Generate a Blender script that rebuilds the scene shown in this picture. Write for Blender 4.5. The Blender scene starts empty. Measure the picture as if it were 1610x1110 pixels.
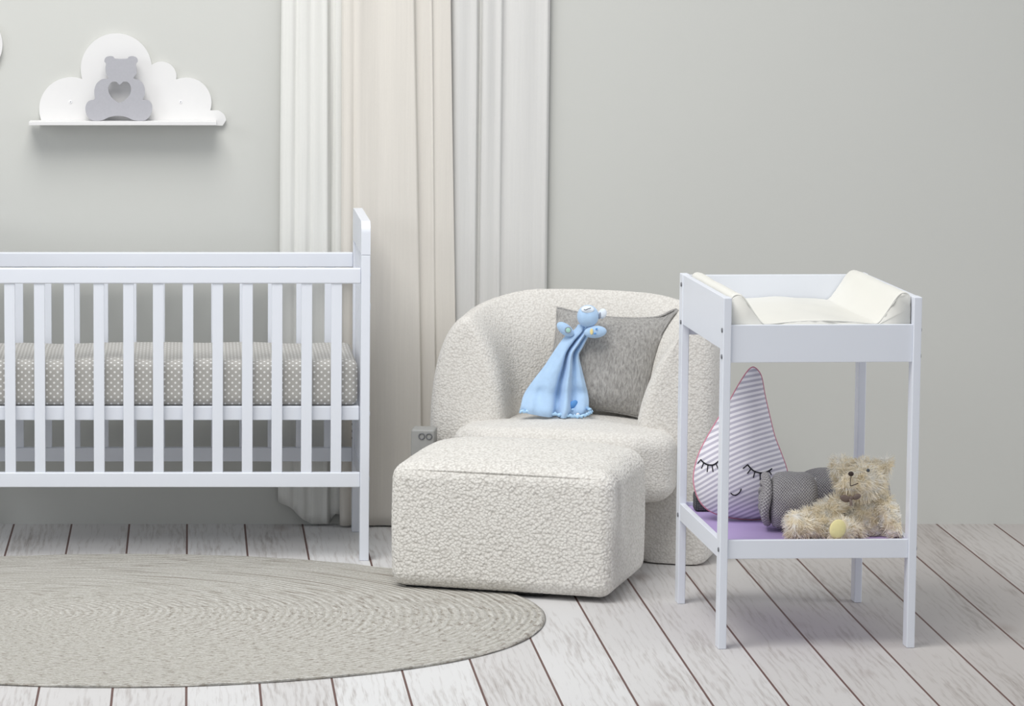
import bpy, bmesh, math, random
from mathutils import Vector, Matrix, noise
random.seed(7)
C = bpy.context.scene
COL = C.collection
PI = math.pi

# ------------------------------------------------------------------ camera
FPX, CX, PITCH, CAM_H = 5400.0, 298.0, math.radians(6.0), 1.87
CY = -110 + FPX * math.tan(PITCH)
cam = bpy.data.cameras.new('camera')
cam.sensor_fit = 'HORIZONTAL'
cam.sensor_width = 36.0
cam.lens = FPX / 1610 * 36.0
cam.shift_x = (805 - CX) / 1610
cam.shift_y = -(555 - CY) / 1610
cam.clip_end = 60
co = bpy.data.objects.new('camera', cam)
COL.objects.link(co)
co.location = (0, 0, CAM_H)
co.rotation_euler = (PI / 2 - PITCH, 0, 0)
C.camera = co

# ------------------------------------------------------------------ world and lights
w = bpy.data.worlds.new('world')
C.world = w
w.use_nodes = True
w.node_tree.nodes['Background'].inputs[0].default_value = (0.93, 0.96, 1.0, 1)
w.node_tree.nodes['Background'].inputs[1].default_value = 0.54


def area(name, loc, target, size, power, col=(1, 1, 1), spread=180):
    l = bpy.data.lights.new(name, 'AREA')
    l.shape = 'DISK'
    l.size = size
    l.energy = power
    l.color = col
    l.spread = math.radians(spread)
    o = bpy.data.objects.new(name, l)
    COL.objects.link(o)
    o.location = loc
    d = Vector(target) - Vector(loc)
    o.rotation_euler = d.to_track_quat('-Z', 'Y').to_euler()
    return o


area('key_softbox', (-0.5, 7.7, 4.9), (0.15, 10.4, 0.9), 3.0, 150, (1.0, 0.985, 0.96), 160)
area('left_fill', (-4.2, 6.8, 2.6), (1.2, 10.0, 0.7), 2.0, 36, (0.93, 0.96, 1.0))  # unseen fill added from the left, not a lamp of the room
area('side_fill', (4.4, 9.0, 1.7), (1.3, 9.6, 0.3), 1.2, 4.5, (0.95, 0.97, 1.0), 80)  # unseen weak fill added to brighten right-facing sides such as the ottoman's

C.view_settings.view_transform = 'Standard'
C.view_settings.look = 'None'
C.view_settings.exposure = 0.0
C.view_settings.gamma = 1.0
C.view_settings.use_curve_mapping = False


# ------------------------------------------------------------------ photo measurements -> places in the room
def ray(px, py):
    u = (px - CX) / FPX
    v = (CY - py) / FPX
    return u, math.cos(PITCH) + v * math.sin(PITCH), -math.sin(PITCH) + v * math.cos(PITCH)


def P(px, py, Y):
    a, b, c = ray(px, py)
    t = Y / b
    return Vector((a * t, Y, CAM_H + c * t))


# ------------------------------------------------------------------ materials
class N:
    def __init__(s, name):
        s.m = bpy.data.materials.new(name)
        s.m.use_nodes = True
        s.t = s.m.node_tree
        s.bsdf = s.t.nodes['Principled BSDF']
        s.out = s.t.nodes['Material Output']

    def n(s, typ, **kw):
        nd = s.t.nodes.new(typ)
        ins = kw.pop('ins', {})
        for k, v in kw.items():
            setattr(nd, k, v)
        for k, v in ins.items():
            s.put(nd, k, v)
        return nd

    def put(s, nd, k, v):
        sock = nd.inputs[k]
        if isinstance(v, bpy.types.NodeSocket):
            s.t.links.new(v, sock)
        elif isinstance(v, bpy.types.Node):
            s.t.links.new(v.outputs[0], sock)
        else:
            sock.default_value = v

    def math(s, op, a, b=None, c=None, clamp=False):
        nd = s.n('ShaderNodeMath', operation=op, use_clamp=clamp)
        s.put(nd, 0, a)
        if b is not None:
            s.put(nd, 1, b)
        if c is not None:
            s.put(nd, 2, c)
        return nd.outputs[0]

    def mix(s, f, a, b, mode='MIX'):
        nd = s.n('ShaderNodeMix', data_type='RGBA', blend_type=mode)
        s.put(nd, 0, f)
        s.put(nd, 6, a)
        s.put(nd, 7, b)
        return nd.outputs[2]

    def ramp(s, f, stops):
        nd = s.n('ShaderNodeValToRGB')
        s.put(nd, 0, f)
        cr = nd.color_ramp
        cr.elements[0].position = stops[0][0]
        cr.elements[0].color = stops[0][1]
        cr.elements[1].position = stops[-1][0]
        cr.elements[1].color = stops[-1][1]
        for p, c in stops[1:-1]:
            e = cr.elements.new(p)
            e.color = c
        return nd.outputs[0]

    def bump(s, h, strength=0.3, dist=0.01):
        nd = s.n('ShaderNodeBump')
        s.put(nd, 'Height', h)
        nd.inputs['Strength'].default_value = strength
        nd.inputs['Distance'].default_value = dist
        s.t.links.new(nd.outputs[0], s.bsdf.inputs['Normal'])

    def coord(s, which='Object', scale=(1, 1, 1), rot=(0, 0, 0), loc=(0, 0, 0)):
        tc = s.n('ShaderNodeTexCoord')
        mp = s.n('ShaderNodeMapping')
        s.t.links.new(tc.outputs[which], mp.inputs[0])
        mp.inputs['Scale'].default_value = scale
        mp.inputs['Rotation'].default_value = rot
        mp.inputs['Location'].default_value = loc
        return mp.outputs[0]

    def noise(s, vec, scale, detail=3, rough=0.5, dist=0.0):
        nd = s.n('ShaderNodeTexNoise')
        s.put(nd, 'Vector', vec)
        nd.inputs['Scale'].default_value = scale
        nd.inputs['Detail'].default_value = detail
        nd.inputs['Roughness'].default_value = rough
        nd.inputs['Distortion'].default_value = dist
        return nd.outputs[0]

    def voro(s, vec, scale, rnd=1.0, feature='F1', dims='3D'):
        nd = s.n('ShaderNodeTexVoronoi', feature=feature, voronoi_dimensions=dims)
        s.put(nd, 'Vector', vec)
        nd.inputs['Scale'].default_value = scale
        nd.inputs['Randomness'].default_value = rnd
        return nd.outputs[0]

    def col(s, v):
        s.put(s.bsdf, 'Base Color', v)

    def set(s, rough=0.5, spec=0.5, sheen=0.0):
        s.bsdf.inputs['Roughness'].default_value = rough
        s.bsdf.inputs['Specular IOR Level'].default_value = spec
        s.bsdf.inputs['Sheen Weight'].default_value = sheen


def c4(r, g, b):
    return (r, g, b, 1)


def plain(name, col, rough=0.5, spec=0.4, var=0.04, scale=30, bump=0.0, bscale=200, sheen=0.0, metal=0.0):
    n = N(name)
    v = n.coord()
    nz = n.noise(v, scale)
    n.col(n.mix(nz, c4(*[c * (1 - var) for c in col]), c4(*[min(1, c * (1 + var)) for c in col])))
    n.set(rough, spec, sheen)
    n.bsdf.inputs['Metallic'].default_value = metal
    if bump:
        n.bump(n.noise(v, bscale), bump, 0.002)
    return n.m


M = {}
M['wall'] = plain('painted_wall', (0.60, 0.605, 0.575), 0.85, 0.2, 0.012, 3, 0.06, 220)
M['white'] = plain('white_lacquer', (0.77, 0.80, 0.865), 0.38, 0.45, 0.012, 8, 0.02, 120)
M['shelf'] = plain('white_board', (0.77, 0.765, 0.76), 0.5, 0.3, 0.01, 10)
M['shelfgrey'] = plain('grey_board_edge', (0.62, 0.62, 0.62), 0.6, 0.3, 0.01, 10)
M['bearboard'] = plain('grey_board', (0.43, 0.43, 0.46), 0.7, 0.2, 0.06, 160, 0.1, 500)
M['dark'] = plain('gap_black', (0.012, 0.012, 0.012), 0.6, 0.3)
M['bolt'] = plain('steel_bolt', (0.20, 0.205, 0.22), 0.4, 0.5, 0.05, 50, metal=0.6)
M['lilac'] = plain('lilac_board', (0.44, 0.34, 0.60), 0.6, 0.3, 0.03, 12)
M['vinyl'] = plain('cream_vinyl', (0.80, 0.79, 0.735), 0.42, 0.4, 0.015, 9, 0.12, 14)
M['greybox'] = plain('grey_leather', (0.33, 0.33, 0.32), 0.6, 0.35, 0.06, 40, 0.2, 300)
M['pink'] = plain('pink_piping', (0.62, 0.25, 0.33), 0.7, 0.2, 0.08, 60)
M['thread'] = plain('black_thread', (0.012, 0.012, 0.016), 0.7, 0.2)
M['nose'] = plain('brown_nose', (0.035, 0.02, 0.016), 0.5, 0.4)
M['eye'] = plain('grey_bead', (0.05, 0.06, 0.07), 0.2, 0.6)
M['bow'] = plain('brown_satin', (0.17, 0.125, 0.105), 0.4, 0.4, 0.1, 60)
M['pad'] = plain('yellow_plush', (0.82, 0.74, 0.38), 0.8, 0.2, 0.08, 90, 0.2, 500, 0.3)
M['satin'] = plain('blue_satin', (0.42, 0.66, 0.93), 0.28, 0.6, 0.1, 120)
M['deepblue'] = plain('deep_blue_cloth', (0.12, 0.33, 0.72), 0.6, 0.3, 0.1, 60)
M['patch'] = plain('pale_face_cloth', (0.78, 0.85, 0.93), 0.7, 0.2, 0.03, 60)
M['yellow'] = plain('yellow_stitching', (0.86, 0.72, 0.35), 0.7, 0.2, 0.06, 60)
M['green'] = plain('mint_stitching', (0.42, 0.68, 0.6), 0.7, 0.2, 0.06, 60)
M['greystitch'] = plain('grey_stitching', (0.3, 0.33, 0.4), 0.7, 0.2, 0.06, 60)
M['tag'] = plain('white_tag', (0.85, 0.85, 0.86), 0.6, 0.2, 0.02, 60)
M['blue'] = plain('blue_velour', (0.44, 0.62, 0.85), 0.85, 0.15, 0.08, 70, 0.25, 350, 0.35)

# knitted, in UV space
n = N('grey_knit')
v = n.coord('UV', rot=(0, 0, PI / 4))
d = n.voro(v, 1.25, 0.10, 'F1', '2D')
k = n.ramp(d, [(0.12, c4(0.60, 0.58, 0.575)), (0.34, c4(0.46, 0.44, 0.445)), (0.5, c4(0.24, 0.228, 0.238))])
n.col(k)
n.set(0.9, 0.1, 0.2)
n.bump(n.math('SUBTRACT', 1.0, d), 0.8, 0.006)
M['knit'] = n.m

# dark woven block
n = N('dark_weave')
v = n.coord('Object')
d = n.voro(v, 160, 0.2)
n.col(n.ramp(d, [(0.1, c4(0.16, 0.155, 0.16)), (0.6, c4(0.05, 0.05, 0.055))]))
n.set(0.9, 0.1)
M['weave'] = n.m

# boucle
def boucle(name, base, deep, scale=95, bs=0.5):
    n = N(name)
    v = n.coord('Object')
    nz = n.n('ShaderNodeTexNoise')
    n.put(nz, 'Vector', v)
    nz.inputs['Scale'].default_value = 110
    off = n.n('ShaderNodeVectorMath', operation='SCALE')
    n.t.links.new(nz.outputs['Color'], off.inputs[0])
    off.inputs['Scale'].default_value = 0.006
    add = n.n('ShaderNodeVectorMath', operation='ADD')
    n.put(add, 0, v)
    n.put(add, 1, off.outputs[0])
    d = n.voro(add.outputs[0], scale, 1.0, 'F1')
    h = n.math('SUBTRACT', 1.0, n.math('MULTIPLY', d, d))
    n.col(n.ramp(d, [(0.2, c4(*base)), (0.75, c4(*deep))]))
    n.set(0.92, 0.1, 0.25)
    n.bump(h, bs, 0.006)
    return n.m
M['boucle'] = boucle('cream_boucle', (0.84, 0.82, 0.775), (0.68, 0.655, 0.61), 125, 0.6)
M['boucle_chair'] = boucle('ivory_boucle', (0.775, 0.755, 0.715), (0.66, 0.635, 0.595), 150, 0.35)

# chenille cushion
n = N('grey_chenille')
v = n.coord('Object', scale=(1, 1, 0.33), rot=(0, math.radians(20), 0))
a = n.noise(v, 165, 2, 0.6)
b = n.noise(n.coord('Object'), 30, 3)
n.col(n.mix(n.math('ADD', n.math('MULTIPLY', a, 0.9), n.math('MULTIPLY', b, 0.15)), c4(0.10, 0.096, 0.09), c4(0.62, 0.605, 0.585)))
n.set(0.9, 0.1, 0.25)
n.bump(a, 0.9, 0.006)
M['chenille'] = n.m

# striped drop cushion (UV: u across, v up, metres)
n = N('striped_cotton')
v = n.coord('UV')
sep = n.n('ShaderNodeSeparateXYZ')
n.put(sep, 0, v)
uu, vv = sep.outputs[0], sep.outputs[1]
cv = n.math('MULTIPLY', n.math('MULTIPLY', uu, uu), 1.1)
s_ = n.math('SUBTRACT', n.math('ADD', vv, cv), n.math('MULTIPLY', uu, n.math('ADD', 0.52, n.math('MULTIPLY', vv, -0.7))))
wv = n.math('SINE', n.math('MULTIPLY', s_, 2 * PI / 0.0138))
st = n.ramp(n.math('ADD', n.math('MULTIPLY', wv, 0.5), 0.5), [(0.36, c4(0.50, 0.48, 0.565)), (0.6, c4(0.82, 0.80, 0.85))])
n.col(st)
n.set(0.85, 0.15, 0.1)
n.bump(n.noise(n.coord('Object'), 45, 3), 0.25, 0.006)
M['stripe'] = n.m

# dotted mattress sheet (UV metres)
n = N('dotted_sheet')
v = n.coord('UV', scale=(1, 1, 1), rot=(0, 0, PI / 4))
d = n.voro(v, 1 / 0.0150, 0.0, 'F1', '2D')
dots = n.ramp(d, [(0.17, c4(0.80, 0.80, 0.79)), (0.25, c4(0.43, 0.418, 0.395))])
n.col(dots)
n.set(0.85, 0.15)
n.bump(n.noise(n.coord('Object'), 9, 3), 0.15, 0.01)
M['dots'] = n.m

# curtain cloth
def cloth(name, col, transl, streak=0.10):
    n = N(name)
    v = n.coord('Object', scale=(1, 1, 0.02))
    a = n.noise(v, 160, 3, 0.6)
    fine = n.noise(n.coord('Object', scale=(1, 1, 0.3)), 420, 2)
    f = n.math('ADD', n.math('MULTIPLY', a, 0.7), n.math('MULTIPLY', fine, 0.3))
    cc = n.mix(f, c4(*[c * (1 - streak) for c in col]), c4(*[min(1, c * (1 + streak * 0.6)) for c in col]))
    n.col(cc)
    n.set(0.9, 0.1)
    n.bump(f, 0.05, 0.003)
    tr = n.n('ShaderNodeBsdfTranslucent')
    n.put(tr, 0, cc)
    mx = n.n('ShaderNodeMixShader')
    mx.inputs[0].default_value = transl
    n.t.links.new(n.bsdf.outputs[0], mx.inputs[1])
    n.t.links.new(tr.outputs[0], mx.inputs[2])
    n.t.links.new(mx.outputs[0], n.out.inputs[0])
    return n.m
M['sheer'] = cloth('sheer_voile', (0.85, 0.85, 0.815), 0.12)
M['cream'] = cloth('cream_linen', (0.83, 0.795, 0.735), 0.15, 0.09)
M['voile'] = cloth('ivory_voile', (0.80, 0.795, 0.775), 0.15, 0.08)

# floor planks
PW, PX0 = 0.1825, -0.008
n = N('whitewashed_planks')
tc = n.n('ShaderNodeTexCoord')
sep = n.n('ShaderNodeSeparateXYZ')
n.put(sep, 0, tc.outputs['Object'])
t = n.math('DIVIDE', n.math('SUBTRACT', sep.outputs[0], PX0), PW)
idx = n.math('FLOOR', t)
fr = n.math('SUBTRACT', t, idx)
edge = n.math('ABSOLUTE', n.math('SUBTRACT', fr, 0.5))
seam = n.math('GREATER_THAN', edge, 0.5 - 0.0165)
wn = n.n('ShaderNodeTexWhiteNoise', noise_dimensions='1D')
n.put(wn, 'W', idx)
comb = n.n('ShaderNodeCombineXYZ')
n.put(comb, 0, sep.outputs[0])
n.put(comb, 1, n.math('ADD', n.math('MULTIPLY', sep.outputs[1], 0.035), n.math('MULTIPLY', wn.outputs[0], 31.0)))
n.put(comb, 2, n.math('MULTIPLY', idx, 3.7))
grain = n.noise(comb.outputs[0], 120, 5, 0.68, 0.12)
comb2 = n.n('ShaderNodeCombineXYZ')
n.put(comb2, 0, sep.outputs[0])
n.put(comb2, 1, n.math('ADD', n.math('MULTIPLY', sep.outputs[1], 0.16), n.math('MULTIPLY', wn.outputs[0], 17.0)))
n.put(comb2, 2, n.math('MULTIPLY', idx, 1.9))
blotch = n.noise(comb2.outputs[0], 9.0, 4, 0.6, 0.5)
rings = n.n('ShaderNodeTexWave', wave_type='BANDS', bands_direction='X')
n.put(rings, 'Vector', comb2.outputs[0])
rings.inputs['Scale'].default_value = 14
rings.inputs['Distortion'].default_value = 11
rings.inputs['Detail'].default_value = 3
rings.inputs['Detail Scale'].default_value = 1.3
comb3 = n.n('ShaderNodeCombineXYZ')
n.put(comb3, 0, n.math('MULTIPLY', sep.outputs[0], 1.0))
n.put(comb3, 1, n.math('ADD', n.math('MULTIPLY', sep.outputs[1], 0.45), n.math('MULTIPLY', wn.outputs[0], 9.0)))
n.put(comb3, 2, idx)
kn = n.voro(comb3.outputs[0], 4.2, 1.0)
knot = n.ramp(kn, [(0.03, c4(1, 1, 1)), (0.16, c4(0, 0, 0))])
grain2 = n.noise(comb.outputs[0], 330, 3, 0.6, 0.1)
grain = n.math('ADD', n.math('MULTIPLY', grain, 0.58), n.math('MULTIPLY', grain2, 0.42))
f = n.math('ADD', n.math('MULTIPLY', grain, 0.66), n.math('MULTIPLY', blotch, 0.46))
f = n.math('ADD', f, n.math('MULTIPLY', rings.outputs['Fac'], 0.10))
base = n.ramp(f, [(0.37, c4(0.30, 0.27, 0.26)), (0.49, c4(0.53, 0.515, 0.505)), (0.61, c4(0.67, 0.67, 0.67))])
tone = n.mix(wn.outputs[0], c4(0.90, 0.88, 0.87), c4(1.06, 1.06, 1.06))
base = n.mix(1.0, base, tone, 'MULTIPLY')
falloff = n.ramp(n.math('ADD', n.math('MULTIPLY', idx, 0.05), n.math('MULTIPLY', wn.outputs[0], 0.16)), [(0.33, c4(1.03, 1.03, 1.03)), (0.60, c4(0.74, 0.705, 0.68))])  # light falloff painted in: planks turn darker and browner towards the right
base = n.mix(1.0, base, falloff, 'MULTIPLY')
base = n.mix(n.math('MULTIPLY', knot, 0.45), base, c4(0.27, 0.21, 0.19))
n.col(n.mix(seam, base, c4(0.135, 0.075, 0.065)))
n.set(0.55, 0.3)
n.bump(n.math('SUBTRACT', n.math('MULTIPLY', grain, 0.2), n.math('MULTIPLY', seam, 1.0)), 0.25, 0.006)
M['planks'] = n.m

# rug: concentric braids, object space (centre at the object's origin)
RA, RB = 1.165, 0.905
n = N('jute_braid')
tc = n.n('ShaderNodeTexCoord')
sep = n.n('ShaderNodeSeparateXYZ')
n.put(sep, 0, tc.outputs['Object'])
xx, yy = sep.outputs[0], sep.outputs[1]
# rings: ellipses that drift from the rim towards an off-centre start of the braid
ey = n.math('DIVIDE', yy, RB)
ey2 = n.math('MULTIPLY', ey, ey)
rr = n.math('SQRT', n.math('ADD', n.math('POWER', n.math('ABSOLUTE', n.math('DIVIDE', xx, RA)), 2.0), ey2))
for _ in range(4):
    sx = n.math('MULTIPLY', n.math('SUBTRACT', 1.0, rr), -0.42)
    ex = n.math('DIVIDE', n.math('SUBTRACT', xx, sx), RA)
    rr = n.math('SQRT', n.math('ADD', n.math('MULTIPLY', ex, ex), ey2))
wob = n.math('MULTIPLY', n.noise(tc.outputs['Object'], 2.4, 2), 0.05)
ph = n.math('MULTIPLY', n.math('ADD', rr, wob), 66.0)
ring = n.math('SINE', n.math('MULTIPLY', ph, 2 * PI))
ang = n.math('ARCTAN2', ey, ex)
cb = n.n('ShaderNodeCombineXYZ')
n.put(cb, 0, n.math('MULTIPLY', ph, 1.0))
n.put(cb, 1, n.math('ADD', n.math('MULTIPLY', ang, 7.0), n.math('MULTIPLY', xx, 9.0)))
straw = n.noise(cb.outputs[0], 2.4, 3, 0.7)
cb2 = n.n('ShaderNodeCombineXYZ')
n.put(cb2, 0, n.math('MULTIPLY', ph, 0.9))
n.put(cb2, 1, n.math('ADD', n.math('MULTIPLY', ang, 9.0), n.math('MULTIPLY', xx, 14.0)))
speck = n.noise(cb2.outputs[0], 1.6, 3, 0.65)
fine = n.noise(tc.outputs['Object'], 130, 3, 0.7)
f = n.math('ADD', n.math('MULTIPLY', straw, 0.5), n.math('MULTIPLY', fine, 0.5))
base = n.ramp(f, [(0.36, c4(0.37, 0.345, 0.30)), (0.5, c4(0.53, 0.515, 0.475)), (0.64, c4(0.68, 0.67, 0.635))])
dk = n.ramp(speck, [(0.55, c4(0, 0, 0)), (0.63, c4(1, 1, 1))])
base = n.mix(n.math('MULTIPLY', dk, 0.55), base, c4(0.17, 0.13, 0.10))
gro = n.ramp(n.math('ADD', n.math('MULTIPLY', ring, 0.5), 0.5), [(0.0, c4(1, 1, 1)), (0.35, c4(0, 0, 0))])
n.col(n.mix(n.math('MULTIPLY', gro, 0.30), base, c4(0.25, 0.225, 0.18)))
n.set(0.95, 0.1)
n.bump(n.math('ADD', n.math('MULTIPLY', ring, 0.5), n.math('MULTIPLY', fine, 0.7)), 0.6, 0.006)
M['rug'] = n.m

# bear fur: vertex colour free, tinted by clumps
n = N('cream_fur')
v = n.coord('Object')
a = n.noise(v, 42, 3, 0.6)
fc = n.ramp(a, [(0.32, c4(0.94, 0.85, 0.66)), (0.48, c4(0.97, 0.905, 0.765)), (0.62, c4(0.98, 0.965, 0.92))])
n.col(fc)
n.set(0.8, 0.2, 0.2)
tr = n.n('ShaderNodeBsdfTranslucent')
n.put(tr, 0, fc)
mx = n.n('ShaderNodeMixShader')
mx.inputs[0].default_value = 0.32
n.t.links.new(n.bsdf.outputs[0], mx.inputs[1])
n.t.links.new(tr.outputs[0], mx.inputs[2])
n.t.links.new(mx.outputs[0], n.out.inputs[0])
M['fur'] = n.m


# ------------------------------------------------------------------ object helpers
def thing(name, label, cat, loc=(0, 0, 0), rz=0.0, group=None):
    o = bpy.data.objects.new(name, None)
    o.empty_display_size = 0.05
    COL.objects.link(o)
    o.location = loc
    o.rotation_euler = (0, 0, rz)
    o['label'] = label
    o['category'] = cat
    if group:
        o['group'] = group
    return o


def tag(o, label, cat, group=None):
    o['label'] = label
    o['category'] = cat
    if group:
        o['group'] = group
    return o


class MB:
    def __init__(s):
        s.v = []
        s.f = []
        s.uv = {}

    def add(s, vs, fs):
        b = len(s.v)
        s.v += [Vector(p) for p in vs]
        s.f += [tuple(i + b for i in f) for f in fs]
        return b

    def box(s, a, b):
        x0, y0, z0 = a
        x1, y1, z1 = b
        s.add([(x0, y0, z0), (x1, y0, z0), (x1, y1, z0), (x0, y1, z0), (x0, y0, z1), (x1, y0, z1), (x1, y1, z1), (x0, y1, z1)],
              [(0, 3, 2, 1), (4, 5, 6, 7), (0, 1, 5, 4), (1, 2, 6, 5), (2, 3, 7, 6), (3, 0, 4, 7)])
        return s

    def grid(s, fn, nu, nv, cu=False, cv=False, uv=None):
        b = len(s.v)
        for j in range(nv + (0 if cv else 1)):
            for i in range(nu + (0 if cu else 1)):
                s.v.append(Vector(fn(i / nu, j / nv)))
                if uv:
                    s.uv[len(s.v) - 1] = uv(i / nu, j / nv)
        W = nu if cu else nu + 1
        Hh = nv if cv else nv + 1
        for j in range(nv):
            for i in range(nu):
                s.f.append((b + j * W + i, b + j * W + (i + 1) % W, b + ((j + 1) % Hh) * W + (i + 1) % W, b + ((j + 1) % Hh) * W + i))
        return s

    def tube(s, pts, r, seg=8, closed=False):
        pts = [Vector(p) for p in pts]
        nP = len(pts)
        rs = r if isinstance(r, (list, tuple)) else [r] * nP
        b = len(s.v)
        up = None
        for i, p in enumerate(pts):
            q0 = pts[i - 1] if (i > 0 or closed) else p
            q1 = pts[(i + 1) % nP] if (i < nP - 1 or closed) else p
            d = (q1 - q0)
            d = d.normalized() if d.length > 1e-9 else Vector((0, 0, 1))
            if up is None:
                up = Vector((0, 0, 1)) if abs(d.z) < 0.9 else Vector((0, 1, 0))
            side = d.cross(up).normalized()
            up = side.cross(d).normalized()
            for k in range(seg):
                a = 2 * PI * k / seg
                s.v.append(p + (side * math.cos(a) + up * math.sin(a)) * rs[i])
        for i in range(nP if closed else nP - 1):
            j = (i + 1) % nP
            for k in range(seg):
                s.f.append((b + i * seg + k, b + i * seg + (k + 1) % seg, b + j * seg + (k + 1) % seg, b + j * seg + k))
        if not closed:
            s.f.append(tuple(b + k for k in reversed(range(seg))))
            s.f.append(tuple(b + (nP - 1) * seg + k for k in range(seg)))
        return s

    def ell(s, c, r, rot=None, nu=24, nv=14):
        c = Vector(c)
        R = rot or Matrix.Identity(3)
        b = len(s.v)
        s.v.append(c + R @ Vector((0, 0, r[2])))
        for j in range(1, nv):
            th = PI * j / nv
            for i in range(nu):
                ph = 2 * PI * i / nu
                s.v.append(c + R @ Vector((r[0] * math.sin(th) * math.cos(ph), r[1] * math.sin(th) * math.sin(ph), r[2] * math.cos(th))))
        s.v.append(c - R @ Vector((0, 0, r[2])))
        last = len(s.v) - 1
        for i in range(nu):
            s.f.append((b, b + 1 + i, b + 1 + (i + 1) % nu))
            s.f.append((last, b + 1 + (nv - 2) * nu + (i + 1) % nu, b + 1 + (nv - 2) * nu + i))
        for j in range(nv - 2):
            for i in range(nu):
                s.f.append((b + 1 + j * nu + i, b + 1 + (j + 1) * nu + i, b + 1 + (j + 1) * nu + (i + 1) % nu, b + 1 + j * nu + (i + 1) % nu))
        return s

    def rbox(s, c, h, r, n=16, fn=None, top_r=None):
        """rounded box: half sizes h, edge radius r, about n cells per side length unit"""
        c = Vector(c)
        nx, ny, nz = [max(2, int(2 * q * n)) for q in h]
        seen = {}

        def put(x, y, z):
            key = (x, y, z)
            if key in seen:
                return seen[key]
            p = Vector(((x / nx * 2 - 1) * h[0], (y / ny * 2 - 1) * h[1], (z / nz * 2 - 1) * h[2]))
            q = Vector([max(-(h[i] - r), min(h[i] - r, p[i])) for i in range(3)])
            d = p - q
            if d.length > 1e-9:
                # keep points evenly spread over the rounding
                e = Vector([math.tan(max(-1, min(1, d[i] / r)) * PI / 4) for i in range(3)])
                d = e.normalized() * r if max(abs(a) for a in e) > 0.999 else e * r
            p = q + d
            if fn:
                p = Vector(fn(p))
            s.v.append(p + c)
            seen[key] = len(s.v) - 1
            return seen[key]
        for x in range(nx):
            for y in range(ny):
                s.f.append((put(x, y, 0), put(x, y + 1, 0), put(x + 1, y + 1, 0), put(x + 1, y, 0)))
                s.f.append((put(x, y, nz), put(x + 1, y, nz), put(x + 1, y + 1, nz), put(x, y + 1, nz)))
        for x in range(nx):
            for z in range(nz):
                s.f.append((put(x, 0, z), put(x + 1, 0, z), put(x + 1, 0, z + 1), put(x, 0, z + 1)))
                s.f.append((put(x, ny, z), put(x, ny, z + 1), put(x + 1, ny, z + 1), put(x + 1, ny, z)))
        for y in range(ny):
            for z in range(nz):
                s.f.append((put(0, y, z), put(0, y, z + 1), put(0, y + 1, z + 1), put(0, y + 1, z)))
                s.f.append((put(nx, y, z), put(nx, y + 1, z), put(nx, y + 1, z + 1), put(nx, y, z + 1)))
        return s

    def prism(s, loops, y0, y1):
        """loops of (x, z); filled (inner loops are holes) and given depth from y0 to y1"""
        bm = bmesh.new()
        edges = []
        for lp in loops:
            vs = [bm.verts.new((x, y0, z)) for x, z in lp]
            edges += [bm.edges.new((vs[i], vs[(i + 1) % len(vs)])) for i in range(len(vs))]
        bmesh.ops.triangle_fill(bm, use_beauty=True, use_dissolve=False, edges=edges)
        ret = bmesh.ops.extrude_face_region(bm, geom=list(bm.faces))
        for e in ret['geom']:
            if isinstance(e, bmesh.types.BMVert):
                e.co.y = y1
        bmesh.ops.recalc_face_normals(bm, faces=bm.faces)
        bm.verts.index_update()
        s.add([v.co.copy() for v in bm.verts], [tuple(v.index for v in f.verts) for f in bm.faces])
        bm.free()
        return s

    def build(s, name, mat, parent=None, smooth=False, bevel=0.0, world=False, subsurf=0, recalc=True, kind=None):
        me = bpy.data.meshes.new(name)
        vs = s.v
        if world and parent is not None:
            inv = parent.matrix_basis.inverted()
            vs = [inv @ p for p in vs]
        me.from_pydata([tuple(p) for p in vs], [], s.f)
        if recalc:
            bm = bmesh.new()
            bm.from_mesh(me)
            bmesh.ops.recalc_face_normals(bm, faces=bm.faces)
            bm.to_mesh(me)
            bm.free()
        if s.uv:
            uvl = me.uv_layers.new(name='UVMap')
            for lp in me.loops:
                uvl.data[lp.index].uv = s.uv.get(lp.vertex_index, (0, 0))
        me.materials.append(mat)
        if smooth:
            me.polygons.foreach_set('use_smooth', [True] * len(me.polygons))
        o = bpy.data.objects.new(name, me)
        COL.objects.link(o)
        if parent is not None:
            o.parent = parent
        if bevel:
            m = o.modifiers.new('bevel', 'BEVEL')
            m.width = bevel
            m.segments = 3
            m.limit_method = 'ANGLE'
            me.polygons.foreach_set('use_smooth', [True] * len(me.polygons))
            wn_ = o.modifiers.new('wn', 'WEIGHTED_NORMAL')
            wn_.keep_sharp = True
        if subsurf:
            m = o.modifiers.new('sub', 'SUBSURF')
            m.levels = m.render_levels = subsurf
        if kind:
            o['kind'] = kind
        return o


def boxp(name, a, b, mat, parent, bevel=0.002, world=False):
    return MB().box(a, b).build(name, mat, parent, bevel=bevel, world=world)


def knobbly(o, scale, strength, typ='VORONOI'):
    tx = bpy.data.textures.new('nubs', typ)
    tx.noise_scale = scale
    m = o.modifiers.new('nubs', 'DISPLACE')
    m.texture = tx
    m.texture_coords = 'LOCAL'
    m.strength = strength
    m.mid_level = 0.5
    return o


def smoothstep(a, b, x):
    t_ = max(0.0, min(1.0, (x - a) / (b - a)))
    return t_ * t_ * (3 - 2 * t_)


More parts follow.
